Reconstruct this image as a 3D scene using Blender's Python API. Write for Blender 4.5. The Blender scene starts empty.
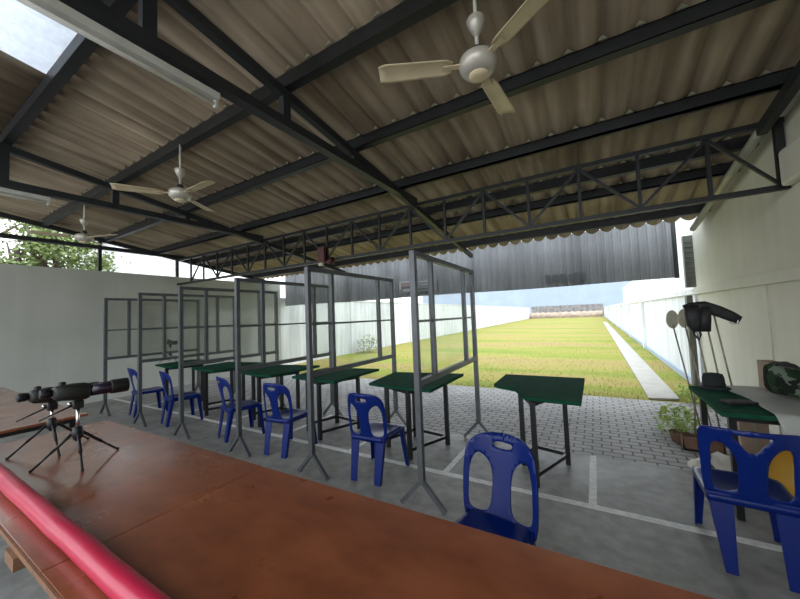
import bpy, bmesh, math, random
from mathutils import Vector, Matrix
random.seed(7)
SC = bpy.context.scene
C = SC.collection
PI = math.pi
V = Vector

# ------------------------------------------------------------------ materials
def mat(name, col, rough=.6, metal=0., var=.12, scale=6., spec=.5, bump=0., bscale=40., col2=None, coat=0.):
    m = bpy.data.materials.new(name); m.use_nodes = True
    nt = m.node_tree; N = nt.nodes; L = nt.links
    b = N['Principled BSDF']
    b.inputs['Roughness'].default_value = rough; b.inputs['Metallic'].default_value = metal
    b.inputs['Specular IOR Level'].default_value = spec
    if coat:
        b.inputs['Coat Weight'].default_value = coat; b.inputs['Coat Roughness'].default_value = .12
    tc = N.new('ShaderNodeTexCoord'); no = N.new('ShaderNodeTexNoise')
    no.inputs['Scale'].default_value = scale; no.inputs['Detail'].default_value = 5
    L.new(tc.outputs['Object'], no.inputs['Vector'])
    r = N.new('ShaderNodeValToRGB')
    c2 = col2 if col2 else tuple(max(0, c * (1 - var * 2)) for c in col)
    r.color_ramp.elements[0].position = .3; r.color_ramp.elements[1].position = .7
    r.color_ramp.elements[0].color = (*c2, 1); r.color_ramp.elements[1].color = (*col, 1)
    L.new(no.outputs['Fac'], r.inputs['Fac']); L.new(r.outputs['Color'], b.inputs['Base Color'])
    if bump:
        n2 = N.new('ShaderNodeTexNoise'); n2.inputs['Scale'].default_value = bscale
        L.new(tc.outputs['Object'], n2.inputs['Vector'])
        bp = N.new('ShaderNodeBump'); bp.inputs['Strength'].default_value = bump; bp.inputs['Distance'].default_value = .02
        L.new(n2.outputs['Fac'], bp.inputs['Height']); L.new(bp.outputs['Normal'], b.inputs['Normal'])
    return m

class G:      # small node-graph helper
    def __init__(s, name, rough=.8, spec=.4):
        s.m = bpy.data.materials.new(name); s.m.use_nodes = True
        s.nt = s.m.node_tree; s.b = s.nt.nodes['Principled BSDF']
        s.b.inputs['Roughness'].default_value = rough; s.b.inputs['Specular IOR Level'].default_value = spec
        s.tc = s.nt.nodes.new('ShaderNodeTexCoord').outputs['Object']
    def lk(s, a, b): s.nt.links.new(a, b)
    def mapped(s, sc=(1, 1, 1), rot=(0, 0, 0), src=None):
        n = s.nt.nodes.new('ShaderNodeMapping'); n.inputs['Scale'].default_value = sc; n.inputs['Rotation'].default_value = rot
        s.lk(src or s.tc, n.inputs['Vector']); return n.outputs[0]
    def noise(s, scale, detail=5, vec=None, rough=.5):
        n = s.nt.nodes.new('ShaderNodeTexNoise'); n.inputs['Scale'].default_value = scale; n.inputs['Detail'].default_value = detail
        n.inputs['Roughness'].default_value = rough
        s.lk(vec or s.tc, n.inputs['Vector']); return n.outputs['Fac']
    def ramp(s, fac, stops):
        n = s.nt.nodes.new('ShaderNodeValToRGB'); e = n.color_ramp.elements
        while len(e) < len(stops): e.new(.5)
        for i, (p, c) in enumerate(stops): e[i].position = p; e[i].color = (*c, 1)
        s.lk(fac, n.inputs['Fac']); return n.outputs['Color']
    def mix(s, fac, a, b, mode='MIX'):
        n = s.nt.nodes.new('ShaderNodeMix'); n.data_type = 'RGBA'; n.blend_type = mode
        if isinstance(fac, (int, float)): n.inputs[0].default_value = fac
        else: s.lk(fac, n.inputs[0])
        for k, v in ((6, a), (7, b)):
            if isinstance(v, tuple): n.inputs[k].default_value = (*v, 1)
            else: s.lk(v, n.inputs[k])
        return n.outputs[2]
    def bump(s, h, st=.3, d=.02):
        n = s.nt.nodes.new('ShaderNodeBump'); n.inputs['Strength'].default_value = st; n.inputs['Distance'].default_value = d
        s.lk(h, n.inputs['Height']); s.lk(n.outputs[0], s.b.inputs['Normal'])
    def base(s, c): s.lk(c, s.b.inputs['Base Color']); return s.m

def m_concrete():
    g = G('concrete_floor', .55)
    a = g.ramp(g.noise(1.3, 8), [(.3, (.16, .158, .15)), (.5, (.25, .247, .235)), (.72, (.36, .352, .33))])
    c = g.mix(.35, a, g.ramp(g.noise(9, 6), [(.35, (.13, .128, .12)), (.65, (.38, .372, .35))]))
    g.bump(g.noise(60, 4), .15, .01)
    r = g.nt.nodes.new('ShaderNodeMapRange'); g.lk(g.noise(2.2, 4), r.inputs[0]); r.inputs[3].default_value = .35; r.inputs[4].default_value = .7
    g.lk(r.outputs[0], g.b.inputs['Roughness'])
    return g.base(c)
def m_pavers():
    g = G('interlocking_pavers', .8)
    n = g.nt.nodes.new('ShaderNodeTexNoise'); n.inputs['Scale'].default_value = 7; g.lk(g.tc, n.inputs['Vector'])
    v = g.mix(.035, g.tc, n.outputs['Color'], 'ADD')
    b = g.nt.nodes.new('ShaderNodeTexBrick'); g.lk(v, b.inputs['Vector'])
    b.inputs['Scale'].default_value = 1; b.inputs['Brick Width'].default_value = .19; b.inputs['Row Height'].default_value = .11
    b.inputs['Mortar Size'].default_value = .011; b.inputs['Mortar Smooth'].default_value = .3
    b.inputs['Color1'].default_value = (.38, .375, .38, 1); b.inputs['Color2'].default_value = (.52, .51, .51, 1); b.inputs['Mortar'].default_value = (.05, .05, .045, 1)
    c = g.mix(.3, b.outputs['Color'], g.ramp(g.noise(1.5, 6), [(.3, (.2, .19, .18)), (.7, (.55, .54, .53))]))
    g.bump(b.outputs['Fac'], -.5, .01)
    return g.base(c)
def m_lawn():
    g = G('lawn_grass', .9, .2)
    v = g.mapped((.22, .9, 1))
    a = g.ramp(g.noise(.55, 6, v, .6), [(.36, (.34, .23, .10)), (.46, (.34, .28, .075)), (.54, (.24, .28, .03)), (.64, (.14, .24, .018))])
    d = g.ramp(g.noise(14, 6), [(.3, (.17, .18, .03)), (.7, (.46, .39, .14))])
    g.bump(g.noise(50, 3), .6, .03)
    return g.base(g.mix(.35, a, d))
def m_wall(name, lo, hi, grey_brown=None, streak=.25):
    g = G(name, .75, .3)
    a = g.ramp(g.noise(.8, 7), [(.3, lo), (.7, hi)])
    st = g.ramp(g.noise(1, 5, g.mapped((5, 5, .35))), [(.42, tuple(x * .72 for x in lo)), (.6, hi)])
    c = g.mix(streak, a, st)
    if grey_brown:      # one round grey-brown spot about the given point, fading outwards
        n = g.nt.nodes.new('ShaderNodeVectorMath'); n.operation = 'DISTANCE'; n.inputs[1].default_value = grey_brown; g.lk(g.tc, n.inputs[0])
        f = g.ramp(n.outputs['Value'], [(0, (.55, .55, .55)), (.38, (0, 0, 0))])
        c = g.mix(f, c, (.33, .31, .27))
    g.bump(g.noise(35, 4), .12, .01)
    return g.base(c)
def m_roof():
    g = G('fibre_cement_roofing', .85, .2)
    a = g.ramp(g.noise(1.2, 8), [(.3, (.20, .15, .10)), (.5, (.34, .268, .185)), (.7, (.50, .405, .285))])
    st = g.ramp(g.noise(1, 6, g.mapped((9, .5, 1))), [(.35, (.13, .10, .07)), (.65, (.54, .45, .34))])
    return g.base(g.mix(.45, a, st))
def m_sheet():
    g = G('weathered_grey_sheet', .6, .3)
    st = g.ramp(g.noise(1, 5, g.mapped((3.2, 1, .15))), [(.33, (.085, .088, .09)), (.45, (.20, .205, .21)), (.65, (.27, .275, .28))])
    a = g.ramp(g.noise(2, 5), [(.3, (.17, .18, .19)), (.7, (.30, .31, .32))])
    return g.base(g.mix(.6, a, st))
def m_ply():
    g = G('varnished_red_brown_plywood', .28, .5)
    a = g.ramp(g.noise(1.4, 8, g.mapped((.8, 2.2, 1)), .6), [(.25, (.15, .036, .012)), (.5, (.27, .066, .022)), (.75, (.38, .115, .042))])
    d = g.ramp(g.noise(7, 7, g.mapped((1, 1.6, 1))), [(.32, (.09, .03, .015)), (.62, (.30, .10, .045))])
    c = g.mix(.35, a, d)
    r = g.nt.nodes.new('ShaderNodeMapRange'); g.lk(g.noise(2.6, 7), r.inputs[0]); r.inputs[1].default_value = .3; r.inputs[2].default_value = .7
    r.inputs[3].default_value = .22; r.inputs[4].default_value = .42; g.b.inputs['Coat Weight'].default_value = 1; g.b.inputs['Coat Roughness'].default_value = .22
    g.lk(r.outputs[0], g.b.inputs['Roughness']); g.bump(g.noise(5, 5), .08, .01)
    return g.base(c)
def m_camo():
    g = G('camouflage_cloth', .9, .2)
    n = g.nt.nodes.new('ShaderNodeTexVoronoi'); n.inputs['Scale'].default_value = 12
    w = g.nt.nodes.new('ShaderNodeTexNoise'); w.inputs['Scale'].default_value = 14; g.lk(g.tc, w.inputs['Vector'])
    g.lk(g.mix(.15, g.tc, w.outputs['Color'], 'ADD'), n.inputs['Vector'])
    sep = g.nt.nodes.new('ShaderNodeSeparateColor'); g.lk(n.outputs['Color'], sep.inputs[0])
    c = g.ramp(sep.outputs[0], [(0, (.012, .016, .012)), (.35, (.02, .04, .02)), (.6, (.035, .055, .03)), (.8, (.13, .16, .12))])
    for nd in g.nt.nodes:
        if nd.type == 'VALTORGB': nd.color_ramp.interpolation = 'CONSTANT'
    return g.base(c)
def m_lattice():
    g = G('white_block_wall', .8, .3)
    b = g.nt.nodes.new('ShaderNodeTexBrick'); g.lk(g.mapped((1, 1, 1), (0, PI / 2, PI / 2)), b.inputs['Vector'])
    b.inputs['Scale'].default_value = 1; b.inputs['Brick Width'].default_value = .3; b.inputs['Row Height'].default_value = .18; b.inputs['Mortar Size'].default_value = .02
    b.inputs['Color1'].default_value = (.9, .86, .88, 1); b.inputs['Color2'].default_value = (.85, .85, .88, 1); b.inputs['Mortar'].default_value = (.66, .64, .66, 1)
    return g.base(b.outputs['Color'])
def m_clear(name, col, gloss=.06):
    m = bpy.data.materials.new(name); m.use_nodes = True; nt = m.node_tree; N = nt.nodes; L = nt.links
    N.remove(N['Principled BSDF']); out = N['Material Output']
    t = N.new('ShaderNodeBsdfTransparent'); no = N.new('ShaderNodeTexNoise'); no.inputs['Scale'].default_value = 3
    tc = N.new('ShaderNodeTexCoord'); L.new(tc.outputs['Object'], no.inputs['Vector'])
    r = N.new('ShaderNodeValToRGB'); r.color_ramp.elements[0].color = (*[c * .93 for c in col], 1); r.color_ramp.elements[1].color = (*col, 1)
    L.new(no.outputs['Fac'], r.inputs[0]); L.new(r.outputs[0], t.inputs['Color'])
    gl = N.new('ShaderNodeBsdfGlossy'); gl.inputs['Roughness'].default_value = .08
    mx = N.new('ShaderNodeMixShader'); mx.inputs[0].default_value = gloss
    L.new(t.outputs[0], mx.inputs[1]); L.new(gl.outputs[0], mx.inputs[2]); L.new(mx.outputs[0], out.inputs['Surface'])
    return m
def m_skylight():
    m = bpy.data.materials.new('translucent_roof_panel'); m.use_nodes = True; nt = m.node_tree; N = nt.nodes; L = nt.links
    N.remove(N['Principled BSDF']); out = N['Material Output']
    t = N.new('ShaderNodeBsdfTranslucent'); no = N.new('ShaderNodeTexNoise'); no.inputs['Scale'].default_value = 25
    tc = N.new('ShaderNodeTexCoord'); L.new(tc.outputs['Object'], no.inputs['Vector'])
    r = N.new('ShaderNodeValToRGB'); r.color_ramp.elements[0].color = (.75, .77, .8, 1); r.color_ramp.elements[1].color = (.93, .95, .98, 1)
    L.new(no.outputs['Fac'], r.inputs[0]); L.new(r.outputs[0], t.inputs['Color']); 
    df = N.new('ShaderNodeBsdfDiffuse'); L.new(r.outputs[0], df.inputs['Color'])
    mx = N.new('ShaderNodeMixShader'); mx.inputs[0].default_value = .3
    L.new(t.outputs[0], mx.inputs[1]); L.new(df.outputs[0], mx.inputs[2]); L.new(mx.outputs[0], out.inputs['Surface'])
    return m

M = dict(
    concrete=m_concrete(), pavers=m_pavers(), lawn=m_lawn(), roof=m_roof(), sheet=m_sheet(), ply=m_ply(), camo=m_camo(), lattice=m_lattice(),
    wall_l=m_wall('pale_grey_render', (.43, .45, .41), (.52, .53, .49), None, .1), wall_r=m_wall('cream_painted_wall', (.56, .55, .46), (.67, .655, .56), (0, 5.48, 1.49), .1),
    wall_out=m_wall('whitewashed_boundary_wall', (.66, .68, .70), (.84, .86, .88), None, .4),
    paint=mat('white_line_paint', (.80, .80, .77), .6, var=.15, scale=20), path=mat('concrete_path', (.46, .44, .40), .8, var=.1, scale=4),
    steel=mat('dark_grey_painted_steel', (.030, .034, .038), .45, .2, var=.15, scale=5), truss=mat('black_painted_steel', (.012, .013, .015), .45, .2, scale=5),
    purlin=mat('charcoal_steel_channel', (.026, .028, .031), .45, .3, var=.2, scale=3),
    frame=mat('grey_painted_frame', (.12, .13, .14), .4, .3, var=.12, scale=8), galv=mat('galvanised_pipe', (.42, .42, .32), .4, .5, scale=6),
    green=mat('green_felt', (.014, .085, .050), .95, var=.15, scale=10, spec=.1, bump=.3, bscale=300), black=mat('black_steel_leg', (.014, .014, .016), .4, .2),
    blue=mat('blue_plastic', (.002, .016, .15), .28, var=.08, scale=3, spec=.3), blue_dark=mat('deep_blue_plastic', (.005, .015, .14), .3, var=.08, scale=3, spec=.6),
    fan=mat('cream_fan_enamel', (.78, .66, .44), .4, var=.12, scale=5), fan_metal=mat('pale_fan_metal', (.60, .57, .50), .3, .3), iron=mat('dark_iron', (.05, .05, .05), .5, .4),
    white=mat('white_enamel', (.62, .62, .58), .4, var=.1), tube=mat('unlit_tube_glass', (.75, .75, .72), .2, var=.03),
    red=mat('red_vinyl_wrap', (.60, .012, .065), .3, var=.08, scale=4, spec=.6, bump=.08, bscale=14), edge=mat('raw_plywood_edge', (.30, .15, .08), .6, var=.2, scale=20),
    scope=mat('dark_green_rubber_armour', (.009, .012, .010), .4, var=.1, bump=.15, bscale=200), scope_b=mat('black_violet_enamel', (.014, .010, .026), .25, coat=.3), chrome=mat('chrome', (.7, .7, .72), .15, 1., var=.03),
    cloth=mat('grey_white_plastic_sheet', (.40, .41, .38), .5, var=.1, scale=4, bump=.3, bscale=7), carton=mat('brown_cardboard', (.40, .29, .22), .8, var=.15),
    bag=mat('black_nylon', (.012, .012, .014), .6, bump=.4, bscale=25), hat=mat('dark_felt', (.018, .024, .026), .9, bump=.3, bscale=60),
    rod=mat('rusty_steel_rod', (.36, .31, .28), .5, .3, var=.2, scale=15), disc=mat('cream_board_disc', (.70, .68, .58), .7, var=.08),
    leaf=mat('leaf_green', (.26, .34, .10), .5, var=.3, scale=3), leaf2=mat('weed_green', (.42, .58, .10), .6, var=.25, scale=5), bark=mat('tree_bark', (.09, .06, .045), .9, bump=.5, bscale=20),
    clay=mat('brown_planter', (.22, .12, .08), .7, var=.2, scale=8), soil=mat('soil', (.06, .045, .03), .95), mustard=mat('mustard_plastic', (.55, .30, .03), .5, var=.1),
    sack=mat('white_woven_sack', (.66, .63, .56), .7, var=.12, scale=6, bump=.4, bscale=12), red_paint=mat('dull_red_paint', (.09, .014, .012), .5, var=.2),
    sign=mat('faded_white_board', (.42, .42, .42), .7, var=.08), sign_red=mat('faded_red_lettering', (.32, .20, .20), .7), sign_dark=mat('faded_dark_lettering', (.11, .125, .13), .7),
    far_blue=mat('pale_blue_cladding', (.40, .48, .58), .6, var=.06, scale=.3), berm=mat('brown_earth_bank', (.30, .23, .18), .9, col2=(.52, .40, .30), scale=1.2), tyre=mat('dark_bank_facing', (.16, .16, .17), .9, col2=(.36, .34, .32), scale=2.),
    clear=m_clear('clear_acrylic', (.92, .93, .92)), skylight=m_skylight(), grey_brown=mat('outside_ground', (.45, .43, .39), .95, scale=2.), blade=mat('grass_blade', (.27, .32, .05), .7, col2=(.36, .27, .09), scale=1.5),
    louvre=mat('grey_green_louvre', (.10, .11, .09), .6), house=mat('white_house_render', (.80, .80, .80), .7, var=.03), glassdark=mat('dark_lens', (.02, .02, .03), .05, spec=.8))

# ------------------------------------------------------------------ mesh helpers
class MB:
    def __init__(s): s.bm = bmesh.new()
    def box(s, c, d, rot=None):
        mt = Matrix.Translation(V(c)) @ (rot.to_4x4() if rot else Matrix()) @ Matrix.Diagonal((d[0], d[1], d[2], 1))
        bmesh.ops.create_cube(s.bm, size=1, matrix=mt); return s
    def span(s, a, b): return s.box([(a[i] + b[i]) / 2 for i in range(3)], [abs(b[i] - a[i]) for i in range(3)])
    def bar(s, a, b, w, d=None, up=(0, 0, 1)):
        a, b = V(a), V(b); z = (b - a).normalized(); u = V(up)
        if abs(z.dot(u)) > .98: u = V((0, 1, 0))
        x = u.cross(z).normalized(); y = z.cross(x)
        R = Matrix((x, y, z)).transposed()
        return s.box((a + b) / 2, (w, d or w, (b - a).length), R)
    def tube(s, pts, r, n=12, cap=True):
        pts = [V(p) for p in pts]; rs = r if isinstance(r, (list, tuple)) else [r] * len(pts)
        rings = []; px = None
        for i, p in enumerate(pts):
            t = ((pts[min(i + 1, len(pts) - 1)] - pts[max(i - 1, 0)])).normalized()
            u = px if px is not None else (V((0, 0, 1)) if abs(t.z) < .9 else V((1, 0, 0)))
            x = (u - t * u.dot(t)).normalized(); y = t.cross(x); px = x
            rings.append([s.bm.verts.new(p + rs[i] * (math.cos(2 * PI * k / n) * x + math.sin(2 * PI * k / n) * y)) for k in range(n)])
        for a, b in zip(rings, rings[1:]):
            for k in range(n): s.bm.faces.new((a[k], a[(k + 1) % n], b[(k + 1) % n], b[k]))
        if cap: s.bm.faces.new(rings[0][::-1]); s.bm.faces.new(rings[-1])
        return s
    def lathe(s, prof, n=24, axis=None, origin=(0, 0, 0)):
        R = axis or Matrix.Identity(3); o = V(origin); rings = []
        for r, z in prof: rings.append([s.bm.verts.new(o + R @ V((max(r, 1e-4) * math.cos(2 * PI * k / n), max(r, 1e-4) * math.sin(2 * PI * k / n), z))) for k in range(n)])
        for a, b in zip(rings, rings[1:]):
            for k in range(n): s.bm.faces.new((a[k], a[(k + 1) % n], b[(k + 1) % n], b[k]))
        s.bm.faces.new(rings[0][::-1]); s.bm.faces.new(rings[-1]); return s
    def prism(s, poly, z0, z1):
        a = [s.bm.verts.new((*p, z0)) for p in poly]; b = [s.bm.verts.new((*p, z1)) for p in poly]; n = len(poly)
        s.bm.faces.new(a[::-1]); s.bm.faces.new(b)
        for k in range(n): s.bm.faces.new((a[k], a[(k + 1) % n], b[(k + 1) % n], b[k]))
        return s
    def loft(s, secs):     # sections: lists of equal length closed rings
        rings = [[s.bm.verts.new(p) for p in r] for r in secs]; n = len(rings[0])
        for a, b in zip(rings, rings[1:]):
            for k in range(n): s.bm.faces.new((a[k], a[(k + 1) % n], b[(k + 1) % n], b[k]))
        s.bm.faces.new(rings[0][::-1]); s.bm.faces.new(rings[-1]); return s
    def ellipsoid(s, c, r, u=16, v=10, jit=0):
        n0 = len(s.bm.verts)
        mt = Matrix.Translation(V(c)) @ Matrix.Diagonal((*r, 1))
        g = bmesh.ops.create_uvsphere(s.bm, u_segments=u, v_segments=v, radius=1, matrix=mt)
        if jit:
            for w in g['verts']: w.co += V((random.uniform(-jit, jit), random.uniform(-jit, jit), random.uniform(-jit, jit)))
        return s
    def build(s, name, m, parent=None, smooth=False, bevel=0, sub=0, solid=0):
        bmesh.ops.recalc_face_normals(s.bm, faces=s.bm.faces)
        me = bpy.data.meshes.new(name); s.bm.to_mesh(me); s.bm.free(); me.materials.append(m)
        if smooth:
            for p in me.polygons: p.use_smooth = True
        o = bpy.data.objects.new(name, me); C.objects.link(o)
        if solid:
            d = o.modifiers.new('solid', 'SOLIDIFY'); d.thickness = solid; d.offset = 0
        if bevel:
            d = o.modifiers.new('bevel', 'BEVEL'); d.width = bevel; d.segments = 2; d.limit_method = 'ANGLE'; d.angle_limit = .6
        if sub:
            d = o.modifiers.new('sub', 'SUBSURF'); d.levels = sub; d.render_levels = sub
        if parent: o.parent = parent
        return o
def tag(o, label, cat, group=None, kind=None):
    o['label'] = label; o['category'] = cat
    if group: o['group'] = group
    if kind: o['kind'] = kind
    return o
def thing(name, label, cat, loc=(0, 0, 0), rz=0, group=None):
    o = bpy.data.objects.new(name, None); C.objects.link(o); o.location = loc; o.rotation_euler = (0, 0, rz)
    return tag(o, label, cat, group)
def struct(o): o['kind'] = 'structure'; return o
def copy_tree(o, parent=None):
    c = o.copy(); C.objects.link(c); c.parent = parent
    for ch in list(o.children): copy_tree(ch, c)
    return c
def place(o, loc, rz, label): o.location = loc; o.rotation_euler = (0, 0, rz); o['label'] = label; return o

RS = .147
def roof_z(y): return 4.13 - RS * y      # underside of the roofing
XL, XR = -9.5, 1.65

# ------------------------------------------------------------------ ground
struct(MB().span((XL, -3.2, -.15), (XR, 4.2, 0)).build('floor', M['concrete']))
struct(MB().span((XL, 4.2, -.15), (XR, 7.06, -.004)).build('paved_strip', M['pavers']))
def lawn():
    b = MB(); nx, ny = 40, 120; x0, x1, y0, y1 = XL, XR, 7.06, 76
    vs = [[b.bm.verts.new(((x0 - 2.7 * (j / ny) ** 1.6) + (x1 - x0 + 2.7 * (j / ny) ** 1.6) * i / nx, y0 + (y1 - y0) * (j / ny) ** 1.6, -.005 + (0 if j == 0 else .012 * math.sin(i * 1.7) * math.cos(j * 1.3)))) for i in range(nx + 1)] for j in range(ny + 1)]
    for j in range(ny):
        for i in range(nx): b.bm.faces.new((vs[j][i], vs[j][i + 1], vs[j + 1][i + 1], vs[j + 1][i]))
    return b.build('lawn', M['lawn'], smooth=True)
struct(lawn())
struct(MB().span((-60, -30, -.4), (60, 140, -.16)).build('outer_ground', M['grey_brown']))
p = [(.72, 7.1), (1.15, 7.2), (1.15, 45), (.78, 45)]
struct(MB().prism(p, .0, .03).build('garden_path', M['path']))
def grass():
    b = MB(); 
    for k in range(9000):
        y = 7.08 + 14 * random.random() ** 1.8; x = random.uniform(XL + .1, XR - .1)
        if .66 < x < 1.2: continue
        h = random.uniform(.02, .05); a = random.uniform(0, PI); dx, dy = .006 * math.cos(a), .006 * math.sin(a)
        v = [b.bm.verts.new((x - dx, y - dy, -.01)), b.bm.verts.new((x + dx, y + dy, -.01)), b.bm.verts.new((x + random.uniform(-.02, .02), y + random.uniform(-.02, .02), h))]
        b.bm.faces.new(v)
    return b.build('grass', M['blade'])
tag(grass(), 'short yellow-green grass growing along the near lawn', 'grass', kind='stuff')

def line(a, b, w, label):
    a, b = V((*a, 0)), V((*b, 0)); d = (b - a).normalized(); n = V((-d.y, d.x, 0)) * w / 2
    o = MB().prism([(a - n)[:2], (b - n)[:2], (b + n)[:2], (a + n)[:2]], .0005, .003).build('floor_marking', M['paint'])
    return tag(o, label, 'painted line', 'white lines painted on the concrete')
line((XL + .1, 3.12), (XR - .05, 3.12), .07, 'long white painted floor line running behind the green tables')
LX = [-.085, -1.38, -2.62, -3.85, -5.2, -6.5, -7.9]
wh = ['right of the corner-cut table in the open bay', 'under the nearest glazed partition', 'under the second glazed partition from the right', 'under the third glazed partition from the right',
      'under the fourth glazed partition from the right', 'under the fifth glazed partition from the right', 'under the farthest glazed partition by the left wall']
for x, w in zip(LX, wh): line((x - .02, 3.16), (x - .02, 4.19), .06, 'short white floor line towards the pavers, ' + w)

# ------------------------------------------------------------------ setting walls
struct(MB().span((XL - .15, -3.2, 0), (XL, 7.8, 2.88)).build('wall_left', M['wall_l']))
w = MB().span((XR, -3.2, 0), (XR + .15, 8.0, 4.0)); w = struct(w.build('wall_right', M['wall_r']))
# slope the top of the right wall to the roof
for v_ in w.data.vertices:
    if v_.co.z > 1: v_.co.z = roof_z(v_.co.y) - .02
struct(MB().span((XR - .05, -3.2, 1.79), (XR, 8.0, 1.92)).build('trim_1', M['wall_r'], bevel=.006))
struct(MB().span((XR - .012, 5.16, 0), (XR, 5.185, 1.79)).build('trim_2', M['wall_r']))
struct(MB().span((XR - .012, 2.6, 0), (XR, 2.625, 1.79)).build('trim_3', M['wall_r']))
struct(MB().span((XR - .09, 3.3, 2.66), (XR, 4.42, 3.0)).build('wall_pier', M['wall_r'], bevel=.03))
struct(MB().span((XR - .04, 0, 0), (XR, 8, .08)).build('baseboard_right', M['wall_l']))
struct(MB().span((XL, -3.2, 0), (XL + .03, 7.8, .07)).build('baseboard_left', M['wall_l']))
o = thing('boundary_wall', 'long white boundary wall on the left of the lawn, stained with vertical streaks', 'wall', (XL, 7.8, 0), math.radians(2.25))
MB().span((-.15, 0, 0), (0, 68.2, 2.36)).build('wall_face', M['wall_out'], o); MB().span((-.2, 0, 2.36), (.04, 68.2, 2.42)).build('coping', M['wall_out'], o)
for y in range(4, 68, 6): MB().span((0, y, 0), (.06, y + .25, 2.36)).build('pilaster', M['wall_out'], o)
o = thing('boundary_wall', 'white boundary wall beside the concrete path on the right of the lawn', 'wall', (XR, 0, 0))
MB().span((0, 8, 0), (.15, 76, 1.80)).build('wall_face', M['wall_out'], o); MB().span((-.05, 8, 1.80), (.2, 76, 1.9)).build('coping', M['wall_out'], o)
for y in [15.7, 21.6, 27.5, 33.4, 39.3, 45.2, 51, 57, 63, 69]: MB().span((-.09, y, 0), (0, y + .3, 1.80)).build('pilaster', M['wall_out'], o)
MB().span((-.05, 8, 0), (0, 76, .12)).build('plinth', M['far_blue'], o)
# far end
o = thing('bullet_bank', 'low brown earth bank with dark facing across the far end of the lawn', 'earth bank', (0, 76, 0))
b = MB(); sec = []
for i in range(41):
    x = -12.1 + (XR - .25 + 12.1) * i / 40; j = .25 * math.sin(i * 1.9)
    sec.append([(x, -1.5, 0), (x, .2, 1.0 + j * .3), (x, 1.0, 1.2 + j * .4), (x, 3, 0)])
b.loft(sec).build('earth_slope', M['berm'], o, smooth=True)
MB().span((-12.2, 3, 0), (XR, 3.3, 2.6)).build('dark_facing', M['tyre'], o)
o = thing('warehouse', 'long pale blue clad warehouse beyond the far end of the lawn', 'building', (0, 96, 0))
b = MB()
for i in range(60):
    x = -48 + i * .95; b.span((x, -.03, 0), (x + .8, 14, 10))
b.span((-48, 0, 0), (9, 14, 9.9)); b.build('cladding', M['far_blue'], o)
MB().prism([(-49, -1), (10, -1), (10, 15), (-49, 15)], 10, 10.4).build('roof_edge', M['house'], o)
o = thing('white_outbuilding', 'white outbuilding rising behind the right boundary wall, nearest the shed', 'building', (XR + .5, 0, 0))
MB().span((0, 9, 0), (4, 15.6, 4.2)).build('wall_block', M['house'], o); MB().span((-.06, 15.3, 1.9), (.2, 15.62, 4.3)).build('corner_column', M['house'], o)
o = thing('white_outbuilding', 'low white block with two bays standing far along behind the right boundary wall', 'building', (XR + .3, 0, 0))
MB().span((0, 22, 0), (3, 30, 3.1)).build('wall_block', M['house'], o); MB().span((-.05, 25.6, 1.9), (0, 26.1, 3.1)).build('corner_column', M['lattice'], o)
o = thing('block_building', 'white block-built neighbour seen over the left wall beside the trees', 'building', (-14, 0, 0))
MB().span((-3, 4.6, 0), (0, 7.3, 4.6)).build('block_wall', M['lattice'], o); MB().span((-3.1, 4.5, 4.6), (.1, 7.4, 4.75)).build('roof_slab', M['house'], o)

# ------------------------------------------------------------------ roof
def corrugated(x0, x1, y0, y1, pitch, amp, seg, zf, ny=10, th=.012):
    b = MB(); n = int((x1 - x0) / pitch * seg)
    rows = []
    for j in range(ny + 1):
        y = y0 + (y1 - y0) * j / ny
        rows.append([b.bm.verts.new((x0 + (x1 - x0) * i / n, y, zf(y) + amp * (1 - abs(math.sin(PI * i / seg)) ** .8))) for i in range(n + 1)])
    for a, c in zip(rows, rows[1:]):
        for i in range(n): b.bm.faces.new((a[i], a[i + 1], c[i + 1], c[i]))
    r = bmesh.ops.extrude_face_region(b.bm, geom=b.bm.faces[:])
    for e in r['geom']:
        if isinstance(e, bmesh.types.BMVert): e.co.z += th
    return b
# pieces of roofing round the translucent panel
SX0, SX1, SY0, SY1 = -4.42, -3.46, -1.1, .93
CX0 = -9.9
def roofpiece(x0, x1, y0, y1):
    return struct(corrugated(x0, x1, y0, y1, .24, .075, 12, roof_z, 4).build('ceiling', M['roof'], smooth=True))
roofpiece(CX0, CX0 + 23 * .24, .93, 7.35); roofpiece(CX0 + 23 * .24, 1.9, .93, 7.35)
SX0 = CX0 + 23 * .24; SX1 = SX0 + .96
roofpiece(CX0, SX0, -2.4, .93); roofpiece(SX1, 1.9, -2.4, .93); roofpiece(SX0, SX1, -2.4, SY0)
o = corrugated(SX0, SX1, SY0, SY1 , .24, .075, 12, roof_z, 3, .004).build('skylight', M['skylight'], smooth=True)
tag(o, 'bright translucent corrugated roof panel at the upper left', 'skylight')

pur = [(-3.05, 'behind the camera'), (-2.05, ''), (-1.05, ''), (-.05, 'just behind the skylight middle'), (.93, 'at the lower edge of the bright skylight'), (2.0, 'carrying the three ceiling fans'), (3.0, 'crossing the roof just behind the large fan'),
       (4.0, 'directly before the lattice truss'), (4.95, 'first beyond the lattice truss'), (5.5, 'second beyond the lattice truss'), (6.72, 'last before the open roof edge')]
for y, w in pur:
    if y < 0: continue
    zt = roof_z(y) + .005
    b = MB(); b.span((-9.75, y - .025, zt - .125), (1.62, y + .025, zt)); b.span((-9.75, y - .025, zt - .125), (1.62, y + .06, zt - .115)); b.span((-9.75, y - .025, zt - .01), (1.62, y + .06, zt))
    tag(b.build('roof_purlin', M['purlin']), 'long dark steel roof purlin ' + w, 'roof beam', 'dark purlins under the corrugated roof')
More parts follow.
